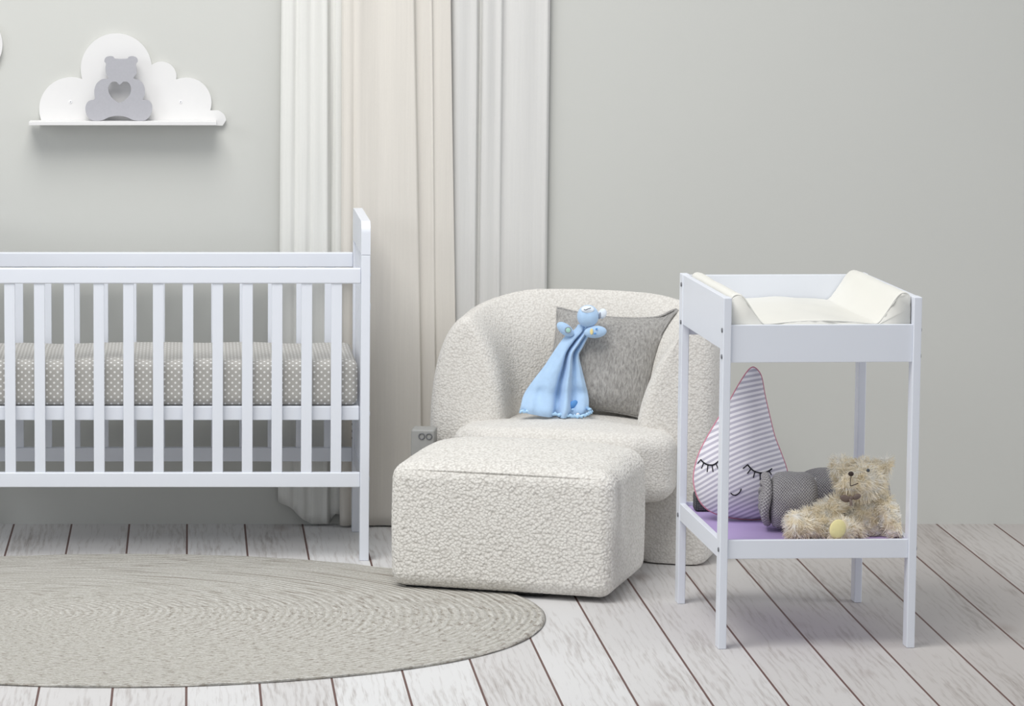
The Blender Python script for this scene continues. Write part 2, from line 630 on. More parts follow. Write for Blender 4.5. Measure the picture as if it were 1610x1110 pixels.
def spline(pts, n=8, closed=False):
    """Catmull-Rom through points of any dimension"""
    pts = [Vector(p) for p in pts]
    out = []
    m = len(pts)
    for i in range(m if closed else m - 1):
        p0 = pts[i - 1] if (i > 0 or closed) else pts[0]
        p1, p2 = pts[i], pts[(i + 1) % m]
        p3 = pts[(i + 2) % m] if (i + 2 < m or closed) else pts[-1]
        for k_ in range(n):
            t_ = k_ / n
            out.append(0.5 * ((2 * p1) + (p2 - p0) * t_ + (2 * p0 - 5 * p1 + 4 * p2 - p3) * t_ ** 2 + (3 * p1 - p0 - 3 * p2 + p3) * t_ ** 3))
    if not closed:
        out.append(pts[-1])
    return out


# ------------------------------------------------------------------ the setting
WALL_Y = 10.735
o = MB().box((-3.2, WALL_Y, -0.02), (5.2, WALL_Y + 0.12, 2.9)).build('wall_back', M['wall'])
o['kind'] = 'structure'
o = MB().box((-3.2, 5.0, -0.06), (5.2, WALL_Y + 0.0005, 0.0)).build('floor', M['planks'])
o['kind'] = 'structure'


# ------------------------------------------------------------------ curtains
def curtain(name, label, mat, ctrl_top, ctrl_bot, yc, hem, nz=60):
    """ctrl: list of (pixel x on the wall plane, depth towards the room) for the top and the bottom"""
    top = spline([((P(x, 300, yc).x), d_) for x, d_ in ctrl_top], 10)
    bot = spline([((P(x, 300, yc).x), d_) for x, d_ in ctrl_bot], 10)
    m = len(top) - 1
    ztop = 2.35

    def fn(u, v):
        i = int(round(u * m))
        f_ = v
        x = top[i][0] * (1 - f_) + bot[i][0] * f_
        dd = 0.62 * (top[i][1] * (1 - f_) + bot[i][1] * f_)
        h_ = hem(u)
        z = ztop + (h_ - ztop) * v
        x += 0.004 * noise.noise(Vector((u * 5, z * 0.9, len(top) * 0.37)))
        dd += 0.005 * noise.noise(Vector((u * 9, z * 1.3, 7 + len(top) * 0.21)))
        return (x, yc - dd, z)
    mb = MB().grid(fn, m, nz)
    o_ = mb.build(name, mat, smooth=True)
    so = o_.modifiers.new('thick', 'SOLIDIFY')
    so.thickness = 0.0012
    return tag(o_, label, 'curtain')


def shift(ctrl, fn):
    return [(fn(x), d_) for x, d_ in ctrl]


cL = [(443, -0.008), (447, 0.010), (458, 0.016), (466, 0.004), (474, 0.020), (482, 0.022), (490, 0.008), (497, 0.016), (505, 0.012),
      (512, 0.020), (516, 0.002), (519, -0.010), (524, -0.012), (528, 0.0), (537, 0.006), (552, 0.004), (575, 0.0)]
curtain('sheer_curtain', 'white sheer curtain hanging behind the right end of the crib, left of the cream one', M['sheer'], cL,
        shift(cL, lambda x: x - (3 if x < 500 else -4)), 10.705, lambda u: 0.075 - 0.068 * smoothstep(0.0, 0.45, u) + 0.03 * smoothstep(0.62, 0.8, u))
cM = [(537, -0.004), (541, 0.016), (549, 0.022), (556, 0.012), (564, 0.024), (574, 0.016), (588, 0.004), (598, 0.008), (610, 0.018), (626, 0.024),
      (638, 0.030), (642, 0.026), (644, 0.004), (650, -0.004), (664, 0.002), (668, 0.006), (671, -0.008), (682, -0.010), (700, -0.012)]
curtain('cream_curtain', 'cream linen curtain hanging straight down between crib and armchair', M['cream'], cM,
        shift(cM, lambda x: x + 24 * smoothstep(560, 645, x)), 10.682, lambda u: 0.006)
cR = [(676, -0.008), (690, -0.006), (700, -0.010), (712, 0.010), (722, 0.016), (735, 0.010), (744, 0.018), (747, 0.004), (750, -0.010), (754, -0.010),
      (757, 0.012), (764, 0.020), (776, 0.012), (783, 0.020), (787, 0.002), (794, -0.004), (806, 0.004), (822, 0.010), (838, 0.008), (850, 0.012), (856, 0.016), (860, -0.004)]
curtain('voile_curtain', 'pale voile curtain hanging behind the left side of the armchair, right of the cream one', M['voile'], cR,
        shift(cR, lambda x: x + 2), 10.714, lambda u: 0.006)

# ------------------------------------------------------------------ cloud shelf with the bear cut-out
YF = WALL_Y


def W(px, py, y=YF):
    p = P(px, py, y)
    return (p.x, p.z)


def union_outline(circles, c0, a0, a1, n_):
    out = []
    for i in range(n_ + 1):
        a = a0 + (a1 - a0) * i / n_
        dx, dy = math.cos(a), -math.sin(a)
        best = 0
        for cx_, cy_, r in circles:
            ox, oy = cx_ - c0[0], cy_ - c0[1]
            b_ = ox * dx + oy * dy
            disc = b_ * b_ - (ox * ox + oy * oy - r * r)
            if disc >= 0:
                best = max(best, b_ + math.sqrt(disc))
        out.append((c0[0] + dx * best, c0[1] + dy * best))
    return out


sh = thing('cloud_shelf', 'white cloud shaped wall shelf holding a grey bear cut-out', 'shelf', (P(190, 190, YF).x, YF, P(190, 190, YF).z))
circ = [(112, 171, 50), (183, 108, 55.8), (254, 120, 23.5), (293, 161, 39.5), (338, 190, 17.5), (190, 165, 45)]
ol = union_outline(circ, (200, 190), math.radians(0.5), math.radians(179.5), 260)
ol = [p for p in ol]
loop = [W(*p) for p in ol] + [W(63, 196), W(350, 197)]
MB().prism([loop], YF - 0.016, YF - 0.001).build('back_panel', M['shelf'], sh, world=True, bevel=0.0008)
xa, xb = W(48, 194)[0], W(340, 194)[0]
zt = W(0, 191.5, YF - 0.11)[1]
MB().box((xa, YF - 0.11, zt - 0.011), (xb, YF - 0.016, zt)).build('board', M['shelf'], sh, world=True, bevel=0.001)
for px in (111, 284):
    p = P(px, 160, YF - 0.016)
    MB().tube([p + Vector((0, 0.001, 0)), p + Vector((0, -0.002, 0))], 0.0052, 16).build('screw', M['tag'], sh, world=True, bevel=0.0005)
    MB().tube([p + Vector((-0.0012, -0.0021, -0.0012)), p + Vector((0.0012, -0.0025, 0.0012))], 0.001, 6).build('screw_slot', M['bolt'], sh.children[-1], world=False)
    so_ = sh.children[-1].children[0]
    for v_ in so_.data.vertices:
        v_.co = sh.matrix_basis.inverted() @ v_.co

bo = [(655, 762), (620, 768), (580, 764), (552, 738), (541, 700), (545, 665), (565, 642), (598, 632), (597, 600), (598, 568), (612, 532), (645, 506), (684, 500),
      (672, 470), (667, 438), (670, 408), (660, 392), (667, 370), (690, 360), (714, 362), (732, 376), (800, 376), (815, 364), (840, 360), (864, 370), (872, 392), (860, 412),
      (864, 440), (862, 470), (846, 500), (885, 514), (910, 545), (917, 585), (912, 615), (904, 634), (940, 640), (960, 665), (962, 700), (950, 735), (920, 764), (880, 768), (838, 762),
      (800, 745), (747, 737), (692, 745)]
yb = YF - 0.055
s4 = 400 / 1609
bl = spline([W(x * s4, y * s4 + 0.6, yb) for x, y in bo], 5, True)
he = [(757, 540), (735, 522), (708, 524), (688, 548), (686, 580), (702, 615), (728, 640), (757, 655), (790, 638), (815, 612), (828, 580), (826, 548), (808, 524), (780, 522)]
hl = spline([W(x * s4, y * s4 + 0.6, yb) for x, y in he], 5, True)
bz = min(p[1] for p in bl)
bl = [(p[0], p[1] - bz + zt + 0.0004) for p in bl]
hl = [(p[0], p[1] - bz + zt + 0.0004) for p in hl]
o = MB().prism([[tuple(p) for p in bl], [tuple(p) for p in hl]], yb - 0.008, yb + 0.008).build('bear_cutout', M['bearboard'], bevel=0.0008)
tag(o, 'grey wooden bear silhouette with heart-shaped hole standing on cloud shelf', 'ornament')
pc = P(-46, 70, YF)
o = MB().prism([[(pc.x + 0.100 * math.cos(a), pc.z + 0.100 * math.sin(a)) for a in [2 * PI * i / 64 for i in range(64)]]], YF - 0.022, YF - 0.001).build('wall_disc', M['shelf'], bevel=0.001)
tag(o, 'rim of a white rounded wall ornament at the left picture edge', 'wall ornament')

# ------------------------------------------------------------------ crib
CYF, CYB = 10.095, 10.628
xr = P(581, 700, CYF).x
xl = -0.735
crib = thing('crib', 'white wooden slatted baby crib with dotted mattress', 'crib', ((xl + xr) / 2, (CYF + CYB) / 2, 0))
PT = 0.0275                                     # thickness of the end panels
Wt = M['white']


def cb(name, a, b, bevel=0.002, parent=crib):
    root = crib
    o_ = MB().box(a, b)
    inv = root.matrix_basis.inverted()
    o_.v = [inv @ p for p in o_.v]
    return o_.build(name, Wt, parent, bevel=bevel)


ZT, ZR = 1.015, 0.915
for xs, xe, inner in ((xr - PT, xr, -1), (xl, xl + PT, 1)):
    for ya in (CYF, CYB - 0.042):
        cb('post', (xs, ya, 0), (xe, ya + 0.042, ZR), 0.003)
    # crest: rounded panel joining the posts
    arc = []
    D = CYB - CYF
    r = 0.035
    for (cy_, a0, a1) in ((CYF + r, PI, PI / 2), (CYB - r, PI / 2, 0)):
        for i in range(9):
            a = a0 + (a1 - a0) * i / 8
            arc.append((cy_ + r * math.cos(a), ZT - r + r * math.sin(a)))
    prof = [(CYF, ZR + 0.001)] + arc + [(CYB, ZR + 0.001)]
    mb = MB()
    mb.prism([prof], 0, 1)
    mb.v = [Vector((xs + (xe - xs) * p.y, p.x, p.z)) for p in mb.v]
    mb.v = [crib.matrix_basis.inverted() @ p for p in mb.v]
    mb.build('crest_rail', Wt, crib, bevel=0.004)
    xm = (xs + xe) / 2
    cb('end_rail', (xm - 0.010, CYF + 0.042, 0.222), (xm + 0.010, CYB - 0.042, 0.268))
    ns = 6
    gap = (D - 0.084) / ns
    for i in range(ns):
        yc_ = CYF + 0.042 + gap * (i + 0.5)
        cb('end_slat', (xm - 0.007, yc_ - 0.019, 0.266), (xm + 0.007, yc_ + 0.019, ZR + 0.004), 0.0015)
for yo, yi in ((CYF + 0.006, CYF + 0.030), (CYB - 0.030, CYB - 0.006)):
    cb('top_rail', (xl + PT, yo, 0.830), (xr - PT, yi, 0.876), 0.004)
    cb('bottom_rail', (xl + PT, yo, 0.221), (xr - PT, yi, 0.265), 0.003)
    ym = (yo + yi) / 2
    sx0 = P(529, 600, CYF).x
    for i in range(14):
        xc_ = sx0 - i * 0.0880
        cb('slat', (xc_ - 0.0160, ym - 0.0075, 0.262), (xc_ + 0.0160, ym + 0.0075, 0.834), 0.0022)
# mattress support frame
cb('mattress_base', (xl + PT + 0.002, CYF + 0.036, 0.418), (xr - PT - 0.002, CYB - 0.036, 0.460), 0.003)
for z in (0.62, 0.600):
    pass
p0 = P(583, 490, CYF)
MB().tube([(xr - 0.0005, CYF + 0.10, 0.752), (xr + 0.006, CYF + 0.10, 0.752)], 0.011, 14).build('bolt', M['white'], crib, world=True)
MB().tube([(xr - 0.0005, CYF + 0.10, 0.722), (xr + 0.005, CYF + 0.10, 0.722)], 0.006, 14).build('bolt', M['bolt'], crib, world=True)
for ya in (CYF + 0.021, CYB - 0.021):
    for z in (0.245, 0.44, 0.855):
        MB().tube([(xr - 0.0005, ya, z), (xr + 0.002, ya, z)], 0.006, 12).build('bolt', M['white'], crib, world=True)
for k_ in range(4):
    MB().tube([(xr - PT + 0.0005, CYB - 0.021, 0.36 - 0.022 * k_), (xr - PT - 0.0015, CYB - 0.021, 0.36 - 0.022 * k_)], 0.0035, 10).build('bolt', M['bolt'], crib, world=True)

# mattress
mx0, mx1, my0, my1, mz0, mz1 = xl + PT + 0.004, xr - PT - 0.006, CYF + 0.040, CYB - 0.040, 0.4602, 0.594
mb = MB()
mb.rbox(((mx0 + mx1) / 2, (my0 + my1) / 2, (mz0 + mz1) / 2), ((mx1 - mx0) / 2, (my1 - my0) / 2, (mz1 - mz0) / 2), 0.022, 60,
        fn=lambda p: p + Vector((0, 0, 0.006 * noise.noise(p * 7) * (p.z > 0) + 0.004 * (p.z > 0))))
for i, p in enumerate(mb.v):
    mb.uv[i] = (p.x, p.z if p.z < mz1 - 0.02 else p.z + (p.y - my0))
mat_ = mb.build('mattress', M['dots'], smooth=True)
tag(mat_, 'grey mattress with white dots lying inside the white crib', 'mattress')

# ------------------------------------------------------------------ rug
rc = P(0, 0, 1)
rug = thing('round_rug', 'flat oval braided jute rug lying on the floor before the crib', 'rug', (-0.19, 9.275, 0))
bpy.data.objects.remove(rug)
mb = MB()
NR = 160
for r_, z in ((0.0, 0.0085), (0.5, 0.0085), (0.985, 0.0085), (0.996, 0.007), (1.0, 0.004), (0.997, 0.0005)):
    for i in range(NR):
        a = 2 * PI * i / NR
        wv_ = 1 + 0.003 * math.sin(a * 7) * (r_ > 0.9)
        mb.v.append(Vector((RA * r_ * math.cos(a) * wv_, RB * r_ * math.sin(a) * wv_, z + 0.0008 * math.sin(a * 41) * (r_ > 0.99))))
for j in range(5):
    for i in range(NR):
        mb.f.append((j * NR + i, j * NR + (i + 1) % NR, (j + 1) * NR + (i + 1) % NR, (j + 1) * NR + i))
rug = mb.build('round_rug', M['rug'], smooth=True, recalc=False)
rug.location = (-0.19, 9.275, 0)
bmr = bmesh.new()
bmr.from_mesh(rug.data)
bmesh.ops.remove_doubles(bmr, verts=bmr.verts, dist=1e-6)
bmesh.ops.recalc_face_normals(bmr, faces=bmr.faces)
bmr.to_mesh(rug.data)
bmr.free()
tag(rug, 'flat oval braided jute rug lying on the floor before the crib', 'rug')

# ------------------------------------------------------------------ ottoman
OA = math.radians(-19.3)
on = Vector((1.165, 9.430, 0))
oxd = Vector((math.cos(OA), math.sin(OA), 0))
oyd = Vector((-math.sin(OA), math.cos(OA), 0))
OW, OD, OH = 0.640, 0.470, 0.352
oc = on - oxd * (OW / 2 - 0.010) + oyd * (OD / 2 - 0.006)
ott = thing('ottoman', 'square cream boucle ottoman standing half on the jute rug', 'ottoman', (oc.x, oc.y, 0), OA)


def crown(p):
    q = p.copy()
    if p.z > 0:
        kx = max(0, 1 - (p.x / (OW / 2)) ** 4)
        ky = max(0, 1 - ((p.y) / (OD / 2)) ** 2) * 0.6 + 0.4 * smoothstep(-OD / 2, OD / 2, p.y)
        q.z += 0.046 * kx * ky * smoothstep(0.0, OH / 2, p.z)
    # soft bulge of the sides
    g = 1 - (p.z / (OH / 2)) ** 2
    q.x *= 1 + 0.012 * g
    q.y *= 1 + 0.012 * g
    return q


mb = MB().rbox((0, 0, OH / 2 + 0.013), (OW / 2, OD / 2, OH / 2), 0.042, 330, fn=crown)
ob = mb.build('cushion_body', M['boucle'], ott, smooth=True)
knobbly(ob, 0.0080, 0.0018)
MB().box((-OW / 2 + 0.04, -OD / 2 + 0.034, 0.0088), (OW / 2 - 0.2, OD / 2 - 0.04, 0.022)).build('shadow_gap', M['dark'], ott)  # black slab added to draw the shadow gap under the ottoman
zz = OH + 0.013 - 0.008
pts = [(-OW / 2 + 0.034, -OD / 2 + 0.012, zz - 0.008), (-OW / 4, -OD / 2 + 0.0085, zz - 0.004), (0, -OD / 2 + 0.0075, zz - 0.003), (OW / 4, -OD / 2 + 0.0085, zz - 0.004), (OW / 2 - 0.034, -OD / 2 + 0.012, zz - 0.008)]
MB().tube(spline(pts, 12), 0.0034, 8).build('piping', M['boucle'], ott, smooth=True)

# ------------------------------------------------------------------ armchair
AA = math.radians(-19)
chair = thing('armchair', 'rounded ivory boucle tub armchair with thick wraparound back', 'armchair', (1.170, 10.262, 0), AA)
Bc = M['boucle_chair']
RX, RYB, LARM = 0.315, 0.262, 0.085         # centre line of the band: straight arms, then half an ellipse
path = []
for i in range(12):
    path.append((Vector((-RX, -LARM + LARM * i / 12)), Vector((-1, 0))))
for i in range(61):
    a = PI - PI * i / 60
    e = 0.95
    sx_, sy_ = math.cos(a), math.sin(a)
    path.append((Vector((RX * math.copysign(abs(sx_) ** e, sx_), RYB * abs(sy_) ** e)), None))
for i in range(1, 13):
    path.append((Vector((RX, -LARM * i / 12)), Vector((1, 0))))
pts2 = [p for p, _ in path]
S = [0.0]
for i in range(1, len(pts2)):
    S.append(S[-1] + (pts2[i] - pts2[i - 1]).length)
TL = S[-1]
DN = []
for i in range(len(pts2)):
    a_, b_ = max(0, i - 4), min(len(pts2) - 1, i + 4)
    DN.append((pts2[b_] - pts2[a_]).normalized())
CAP = 0.085


def at_s(s_):
    s_ = max(0, min(TL, s_))
    for i in range(1, len(S)):
        if S[i] >= s_:
            f_ = (s_ - S[i - 1]) / max(1e-9, S[i] - S[i - 1])
            p = pts2[i - 1].lerp(pts2[i], f_)
            d_ = DN[i - 1].lerp(DN[i], f_).normalized()
            return p, d_, Vector((-d_.y, d_.x))
    return pts2[-1], Vector((0, -1)), Vector((1, 0))


def band(u, v):
    """v along the band (caps included), u round the section"""
    tot = TL + 2 * CAP
    s_ = v * tot - CAP
    k_ = 1.0
    ext = 0.0
    if s_ < 0:
        q = -s_ / CAP
        ext = -CAP * math.sin(q * PI / 2) * 0.62
        k_ = max(0.0, 1 - math.sin(q * PI / 2) ** 3.2) if q < 0.999 else 0.0
        k_ = math.cos(q * PI / 2) ** 0.45 if q < 0.999 else 0.0
    elif s_ > TL:
        q = (s_ - TL) / CAP
        ext = CAP * math.sin(q * PI / 2) * 0.62
        k_ = math.cos(q * PI / 2) ** 0.45 if q < 0.999 else 0.0
    p, d_, nrm = at_s(s_)
    p = p + d_ * ext
    mid = abs(s_ / TL - 0.5) * 2                 # 1 at the arm fronts, 0 at the middle of the back
    h_ = 0.775 - 0.055 * smoothstep(0.35, 1.05, mid)
    th = 0.118 + (0.030 * (1 - smoothstep(0.45, 0.85, mid)) if math.cos(2 * PI * u) < 0 else 0.0)
    a = 2 * PI * u
    ca, sa = math.cos(a), math.sin(a)
    zb = 0.36
    if sa >= 0:
        if ca < 0:                               # inner face slopes like a bowl
            x = -th * abs(ca) ** 1.55
            z = zb + (h_ - zb) * abs(sa) ** 0.96
        else:                                    # outer face domes over
            x = th * abs(ca) ** 0.95
            z = zb + (h_ - zb) * abs(sa) ** 0.82
        x -= (0.055 - (0.045 if s_ < TL / 2 else 0.105) * smoothstep(0.3, 0.9, mid)) * abs(sa) ** 1.5
    else:
        x = th * math.copysign(abs(ca) ** 0.18, ca)
        z = zb * (1 - abs(sa) ** 0.5) if abs(sa) > 0 else zb
    zc = 0.34
    x *= (0.35 + 0.65 * k_) if k_ > 0 else 0.35 * 0
    if k_ <= 0:
        x = 0.0
    z = zc + (z - zc) * (0.86 + 0.14 * k_) if z > zc else z * 1.0
    if k_ <= 0.0:
        z = zc + (z - zc) * 0.9 if z > zc else z
    z = max(0.004, z)
    # caps: shrink the thickness fully at the very end
    if k_ < 1:
        x *= k_ ** 0.15 if k_ > 0 else 0
    q3 = p + nrm * x
    return (q3.x, q3.y, z)


mb = MB().grid(band, 280, 440, cu=True)
sb = mb.build('tub_shell', Bc, chair, smooth=True)
knobbly(sb, 0.0075, 0.0016)


def seat_fn(p):
    q = p.copy()
    k_ = max(0, 1 - (p.x / 0.31) ** 2) * max(0, 1 - (p.y / 0.27) ** 2)
    q.z += 0.022 * k_ * (1 if p.z > 0 else 0)
    # narrow behind the arm fronts
    f_ = smoothstep(-0.085, -0.02, p.y)
    q.x *= 1 - 0.30 * f_
    # rounded front corners in plan
    fr_ = smoothstep(0.55, 1.0, abs(p.x) / 0.31)
    q.y += 0.055 * fr_ ** 2 * (1 if p.y < 0 else 0) * min(1, -p.y / 0.2)
    return q


mb = MB().rbox((0, -0.060, 0.300), (0.330, 0.243, 0.100), 0.050, 200, fn=seat_fn)
so_ = mb.build('seat_cushion', Bc, chair, smooth=True)
knobbly(so_, 0.0058, 0.0020)
MB().rbox((0, -0.01, 0.105), (0.215, 0.19, 0.10), 0.03, 60).build('seat_base', Bc, chair, smooth=True)

# ------------------------------------------------------------------ grey cushion on the chair
pcn = P(984, 572, 10.245)
cush = thing('throw_cushion', 'square grey chenille cushion leaning on the armchair back', 'cushion', (P(948, 572, 10.28).x, 10.272, 0.406))


def pillow(u, v, sgn):
    a, b = u * 2 - 1, v * 2 - 1
    Wp, Hp = 0.176, 0.160
    pin = 0.085
    x = b * 0.026 + a * Wp * (1 - pin * (1 - b * b) * abs(a) ** 2 * 1.4)
    z = b * Hp * (1 - pin * (1 - a * a) * abs(b) ** 2 * 1.4)
    t_ = 0.058 * (max(0, 1 - abs(a) ** 2.6) * max(0, 1 - abs(b) ** 2.6)) ** 0.55
    t_ += 0.006 * noise.noise(Vector((a * 2.2, b * 2.2, 3))) * (1 - max(abs(a), abs(b)) ** 4)
    # crease near the lower right corner
    ear_ = max(0.0, a) ** 4 * max(0.0, b) ** 3
    x += 0.058 * ear_
    z += 0.012 * ear_
    return Vector((x, sgn * t_, z))


from mathutils.bvhtree import BVHTree
shell_tree = BVHTree.FromPolygons([chair.matrix_basis @ v_.co for v_ in sb.data.vertices], [tuple(p_.vertices) for p_ in sb.data.polygons])


def squeeze(q, root, gap=0.0025):
    """a soft cushion gives way where it meets the chair"""
    wq = root.matrix_basis @ q
    hit = shell_tree.find_nearest(wq, 0.12)
    if hit[0] is None:
        return q
    d_ = (wq - hit[0]).dot(hit[1])
    if d_ < gap:
        wq = hit[0] + hit[1] * gap
    return root.matrix_basis.inverted() @ wq


Rp = Matrix.Rotation(math.radians(-6), 3, 'Z') @ Matrix.Rotation(math.radians(-14), 3, 'X') @ Matrix.Rotation(math.radians(3.5), 3, 'Y')
off = Vector((0, 0.0, 0.165))
mb = MB()
for sgn in (-1, 1):
    mb.grid(lambda u, v: Rp @ pillow(u, v, sgn) + off, 60, 60)
for i in range(len(mb.v)):
    mb.v[i] = squeeze(mb.v[i], cush)
co_ = mb.build('cover', M['chenille'], cush, smooth=True)
bmr = bmesh.new()
bmr.from_mesh(co_.data)
bmesh.ops.remove_doubles(bmr, verts=bmr.verts, dist=2e-4)
bmesh.ops.recalc_face_normals(bmr, faces=bmr.faces)
bmr.to_mesh(co_.data)
bmr.free()
edge_pts = [Rp @ pillow(u, v, 1) + off for u, v in [(i / 30, 0) for i in range(30)] + [(1, i / 30) for i in range(30)] + [(1 - i / 30, 1) for i in range(30)] + [(0, 1 - i / 30) for i in range(30)]]
edge_pts = [squeeze(q, cush, 0.0055) for q in edge_pts]
MB().tube(edge_pts, 0.0035, 6, True).build('seam', M['chenille'], cush, smooth=True)

# ------------------------------------------------------------------ blue comforter
z800 = 280 / 1554


def LV(cx_, cy_):          # a spot on the crop taken of the comforter
    return 800 + cx_ * z800, 470 + cy_ * z800


def lovey_Y(py):
    return 10.185 + (10.235 - 10.185) * (648 - py) / 150


cf_o = P(880, 650, 10.18)
lov = thing('baby_comforter', 'blue velour bear comforter blanket propped against the grey cushion', 'comforter', (cf_o.x, 10.18, cf_o.z))
Lb = spline([LV(604, 218), LV(572, 262), LV(490, 320), LV(400, 440), LV(300, 590), LV(200, 720), LV(120, 850), LV(88, 975)], 8)
Rb = spline([LV(722, 218), LV(700, 310), LV(645, 420), LV(612, 490), LV(640, 620), LV(670, 740), LV(697, 870), LV(680, 1000)], 8)
Hem = [LV(88, 975), LV(180, 985), LV(300, 990), LV(420, 1010), LV(520, 1025), LV(610, 1032), LV(680, 1010)]
nL = len(Lb) - 1


def lov_fold(u, v):
    def g(c, w_):
        return math.exp(-((u - c) / w_) ** 2)
    amp = smoothstep(0.0, 0.35, v)
    d_ = 0.006 + 0.026 * math.sin(PI * min(1, max(0, u))) ** 0.7 * (0.5 + 0.5 * v)
    d_ += amp * (0.012 * g(0.30, 0.16) - 0.034 * g(0.50 + 0.03 * v, 0.055) + 0.016 * g(0.63, 0.07) - 0.018 * g(0.80 - 0.05 * v, 0.05) + 0.006 * g(0.92, 0.05))
    d_ += amp * 0.008 * g(0.13, 0.06) * smoothstep(0.4, 0.9, v)
    # puffed lower edge with its horizontal fold
    d_ += 0.012 * math.exp(-((v - 0.93) / 0.06) ** 2) - 0.010 * math.exp(-((v - 0.80) / 0.05) ** 2) * (0.4 + 0.6 * math.sin(u * 9) ** 2)
    d_ += 0.004 * noise.noise(Vector((u * 6, v * 7, 2)))
    return d_


def lov_pt(u, v, back=False):
    i = v * nL
    a_, f_ = min(nL - 1, int(i)), i - min(nL - 1, int(i))
    l_ = Lb[a_].lerp(Lb[a_ + 1], f_)
    r_ = Rb[a_].lerp(Rb[a_ + 1], f_)
    q = l_.lerp(r_, u)
    # bend the last rows down to the hem line
    hh = smoothstep(0.75, 1.0, v)
    sag = 10 * math.sin(u * PI * 0.85) * hh * 0.6
    y = q.y + sag
    Yp = lovey_Y(q.y)
    return P(q.x, y, Yp) + Vector((0, -lov_fold(u, v) if not back else 0.004, 0))


mb = MB().grid(lov_pt, 70, 80)
bl_ = mb.build('blanket', M['blue'], lov, smooth=True, world=True)
so2 = bl_.modifiers.new('thick', 'SOLIDIFY')
so2.thickness = 0.004
so2.offset = -1
# bear head, arms, ear
hd = P(*LV(690, 150), 10.205)
Rh = Matrix.Rotation(math.radians(-25), 3, 'X') @ Matrix.Rotation(math.radians(10), 3, 'Y')
mb = MB().ell(hd, (0.0325, 0.031, 0.034), Rh)
hp = mb.build('head', M['blue'], lov, smooth=True, world=True)
fp = P(*LV(688, 92), 10.188)
MB().ell(fp, (0.020, 0.014, 0.009), Matrix.Rotation(math.radians(35), 3, 'X')).build('face_patch', M['patch'], lov, smooth=True, world=True)
MB().tube(spline([P(*LV(655, 92), 10.173), P(*LV(672, 96), 10.172), P(*LV(690, 88), 10.172), P(*LV(716, 80), 10.173)], 6), 0.0012, 6).build('mouth', M['thread'], lov, smooth=True, world=True)
MB().ell(P(*LV(818, 128), 10.205), (0.0125, 0.009, 0.0155), Matrix.Rotation(math.radians(15), 3, 'Y')).build('ear', M['patch'], lov, smooth=True, world=True)
MB().ell(P(*LV(795, 142), 10.202), (0.004, 0.006, 0.012), Matrix.Rotation(math.radians(12), 3, 'Y')).build('ear_crease', M['greystitch'], lov, smooth=True, world=True)
MB().ell(P(*LV(492, 265), 10.200), (0.030, 0.014, 0.0165), Matrix.Rotation(math.radians(38), 3, 'Y')).build('arm', M['blue'], lov, smooth=True, world=True)
MB().ell(P(*LV(755, 288), 10.190), (0.034, 0.014, 0.0185), Matrix.Rotation(math.radians(-5), 3, 'Y')).build('arm', M['blue'], lov, smooth=True, world=True)
pr = P(*LV(518, 272), 10.183)
MB().tube([pr + Vector((0.0088 * math.cos(a), 0, 0.0088 * math.sin(a))) for a in [2 * PI * i / 24 for i in range(24)]], 0.0013, 6, True).build('stitched_ring', M['greystitch'], lov, smooth=True, world=True)
MB().ell(pr + Vector((0, 0.0, 0)), (0.0075, 0.002, 0.0075)).build('stitched_dot', M['green'], lov, smooth=True, world=True)
MB().ell(P(*LV(722, 285), 10.174), (0.0048, 0.002, 0.0095)).build('stitched_patch', M['yellow'], lov, smooth=True, world=True)
for q in ((765, 262), (752, 302)):
    MB().ell(P(*LV(*q), 10.174), (0.0036, 0.0018, 0.0026), Matrix.Rotation(math.radians(-20), 3, 'Y')).build('stitched_dot', M['deepblue'], lov, smooth=True, world=True)
# satin ruffle along the hem, curling up at the right
hp_ = spline([LV(95, 980), LV(190, 985), LV(300, 992), LV(420, 1008), LV(520, 1018), LV(610, 1026), LV(690, 1005), LV(722, 980), LV(690, 960), LV(600, 962), LV(500, 968), LV(440, 960)], 7)
tp = []
rr_ = []
for i, q in enumerate(hp_):
    yy_ = 10.157 - 0.012 * math.sin(i / len(hp_) * PI) + (0.02 if i > 55 else 0)
    tp.append(P(q.x, q.y + 1.0 * math.sin(i * 2.1), yy_))
    rr_.append(0.0050 + 0.0018 * math.sin(i * 2.6))
MB().tube(tp, rr_, 8).build('satin_trim', M['satin'], lov, smooth=True, world=True)
ip = P(*LV(560, 920), 10.170)
MB().ell(ip, (0.016, 0.006, 0.010), Matrix.Rotation(math.radians(-40), 3, 'Y')).build('lining', M['deepblue'], lov, smooth=True, world=True)
MB().ell(P(*LV(602, 1015), 10.150), (0.006, 0.003, 0.007)).build('care_label', M['tag'], lov, smooth=True, world=True)

# ------------------------------------------------------------------ grey side box
gb = thing('side_box', 'low grey box with two small rings standing between curtain and ottoman', 'box', (0.735, 10.200, 0), math.radians(-10))
MB().box((-0.066, -0.045, 0), (0.004, 0.040, 0.385)).build('case', M['greybox'], gb, bevel=0.006)
for x in (-0.034, -0.012):
    MB().tube([(x + 0.0085 * math.cos(a), -0.0465, 0.366 + 0.0085 * math.sin(a)) for a in [2 * PI * i / 20 for i in range(20)]], 0.0016, 6, True).build('ring', M['bolt'], gb, smooth=True)

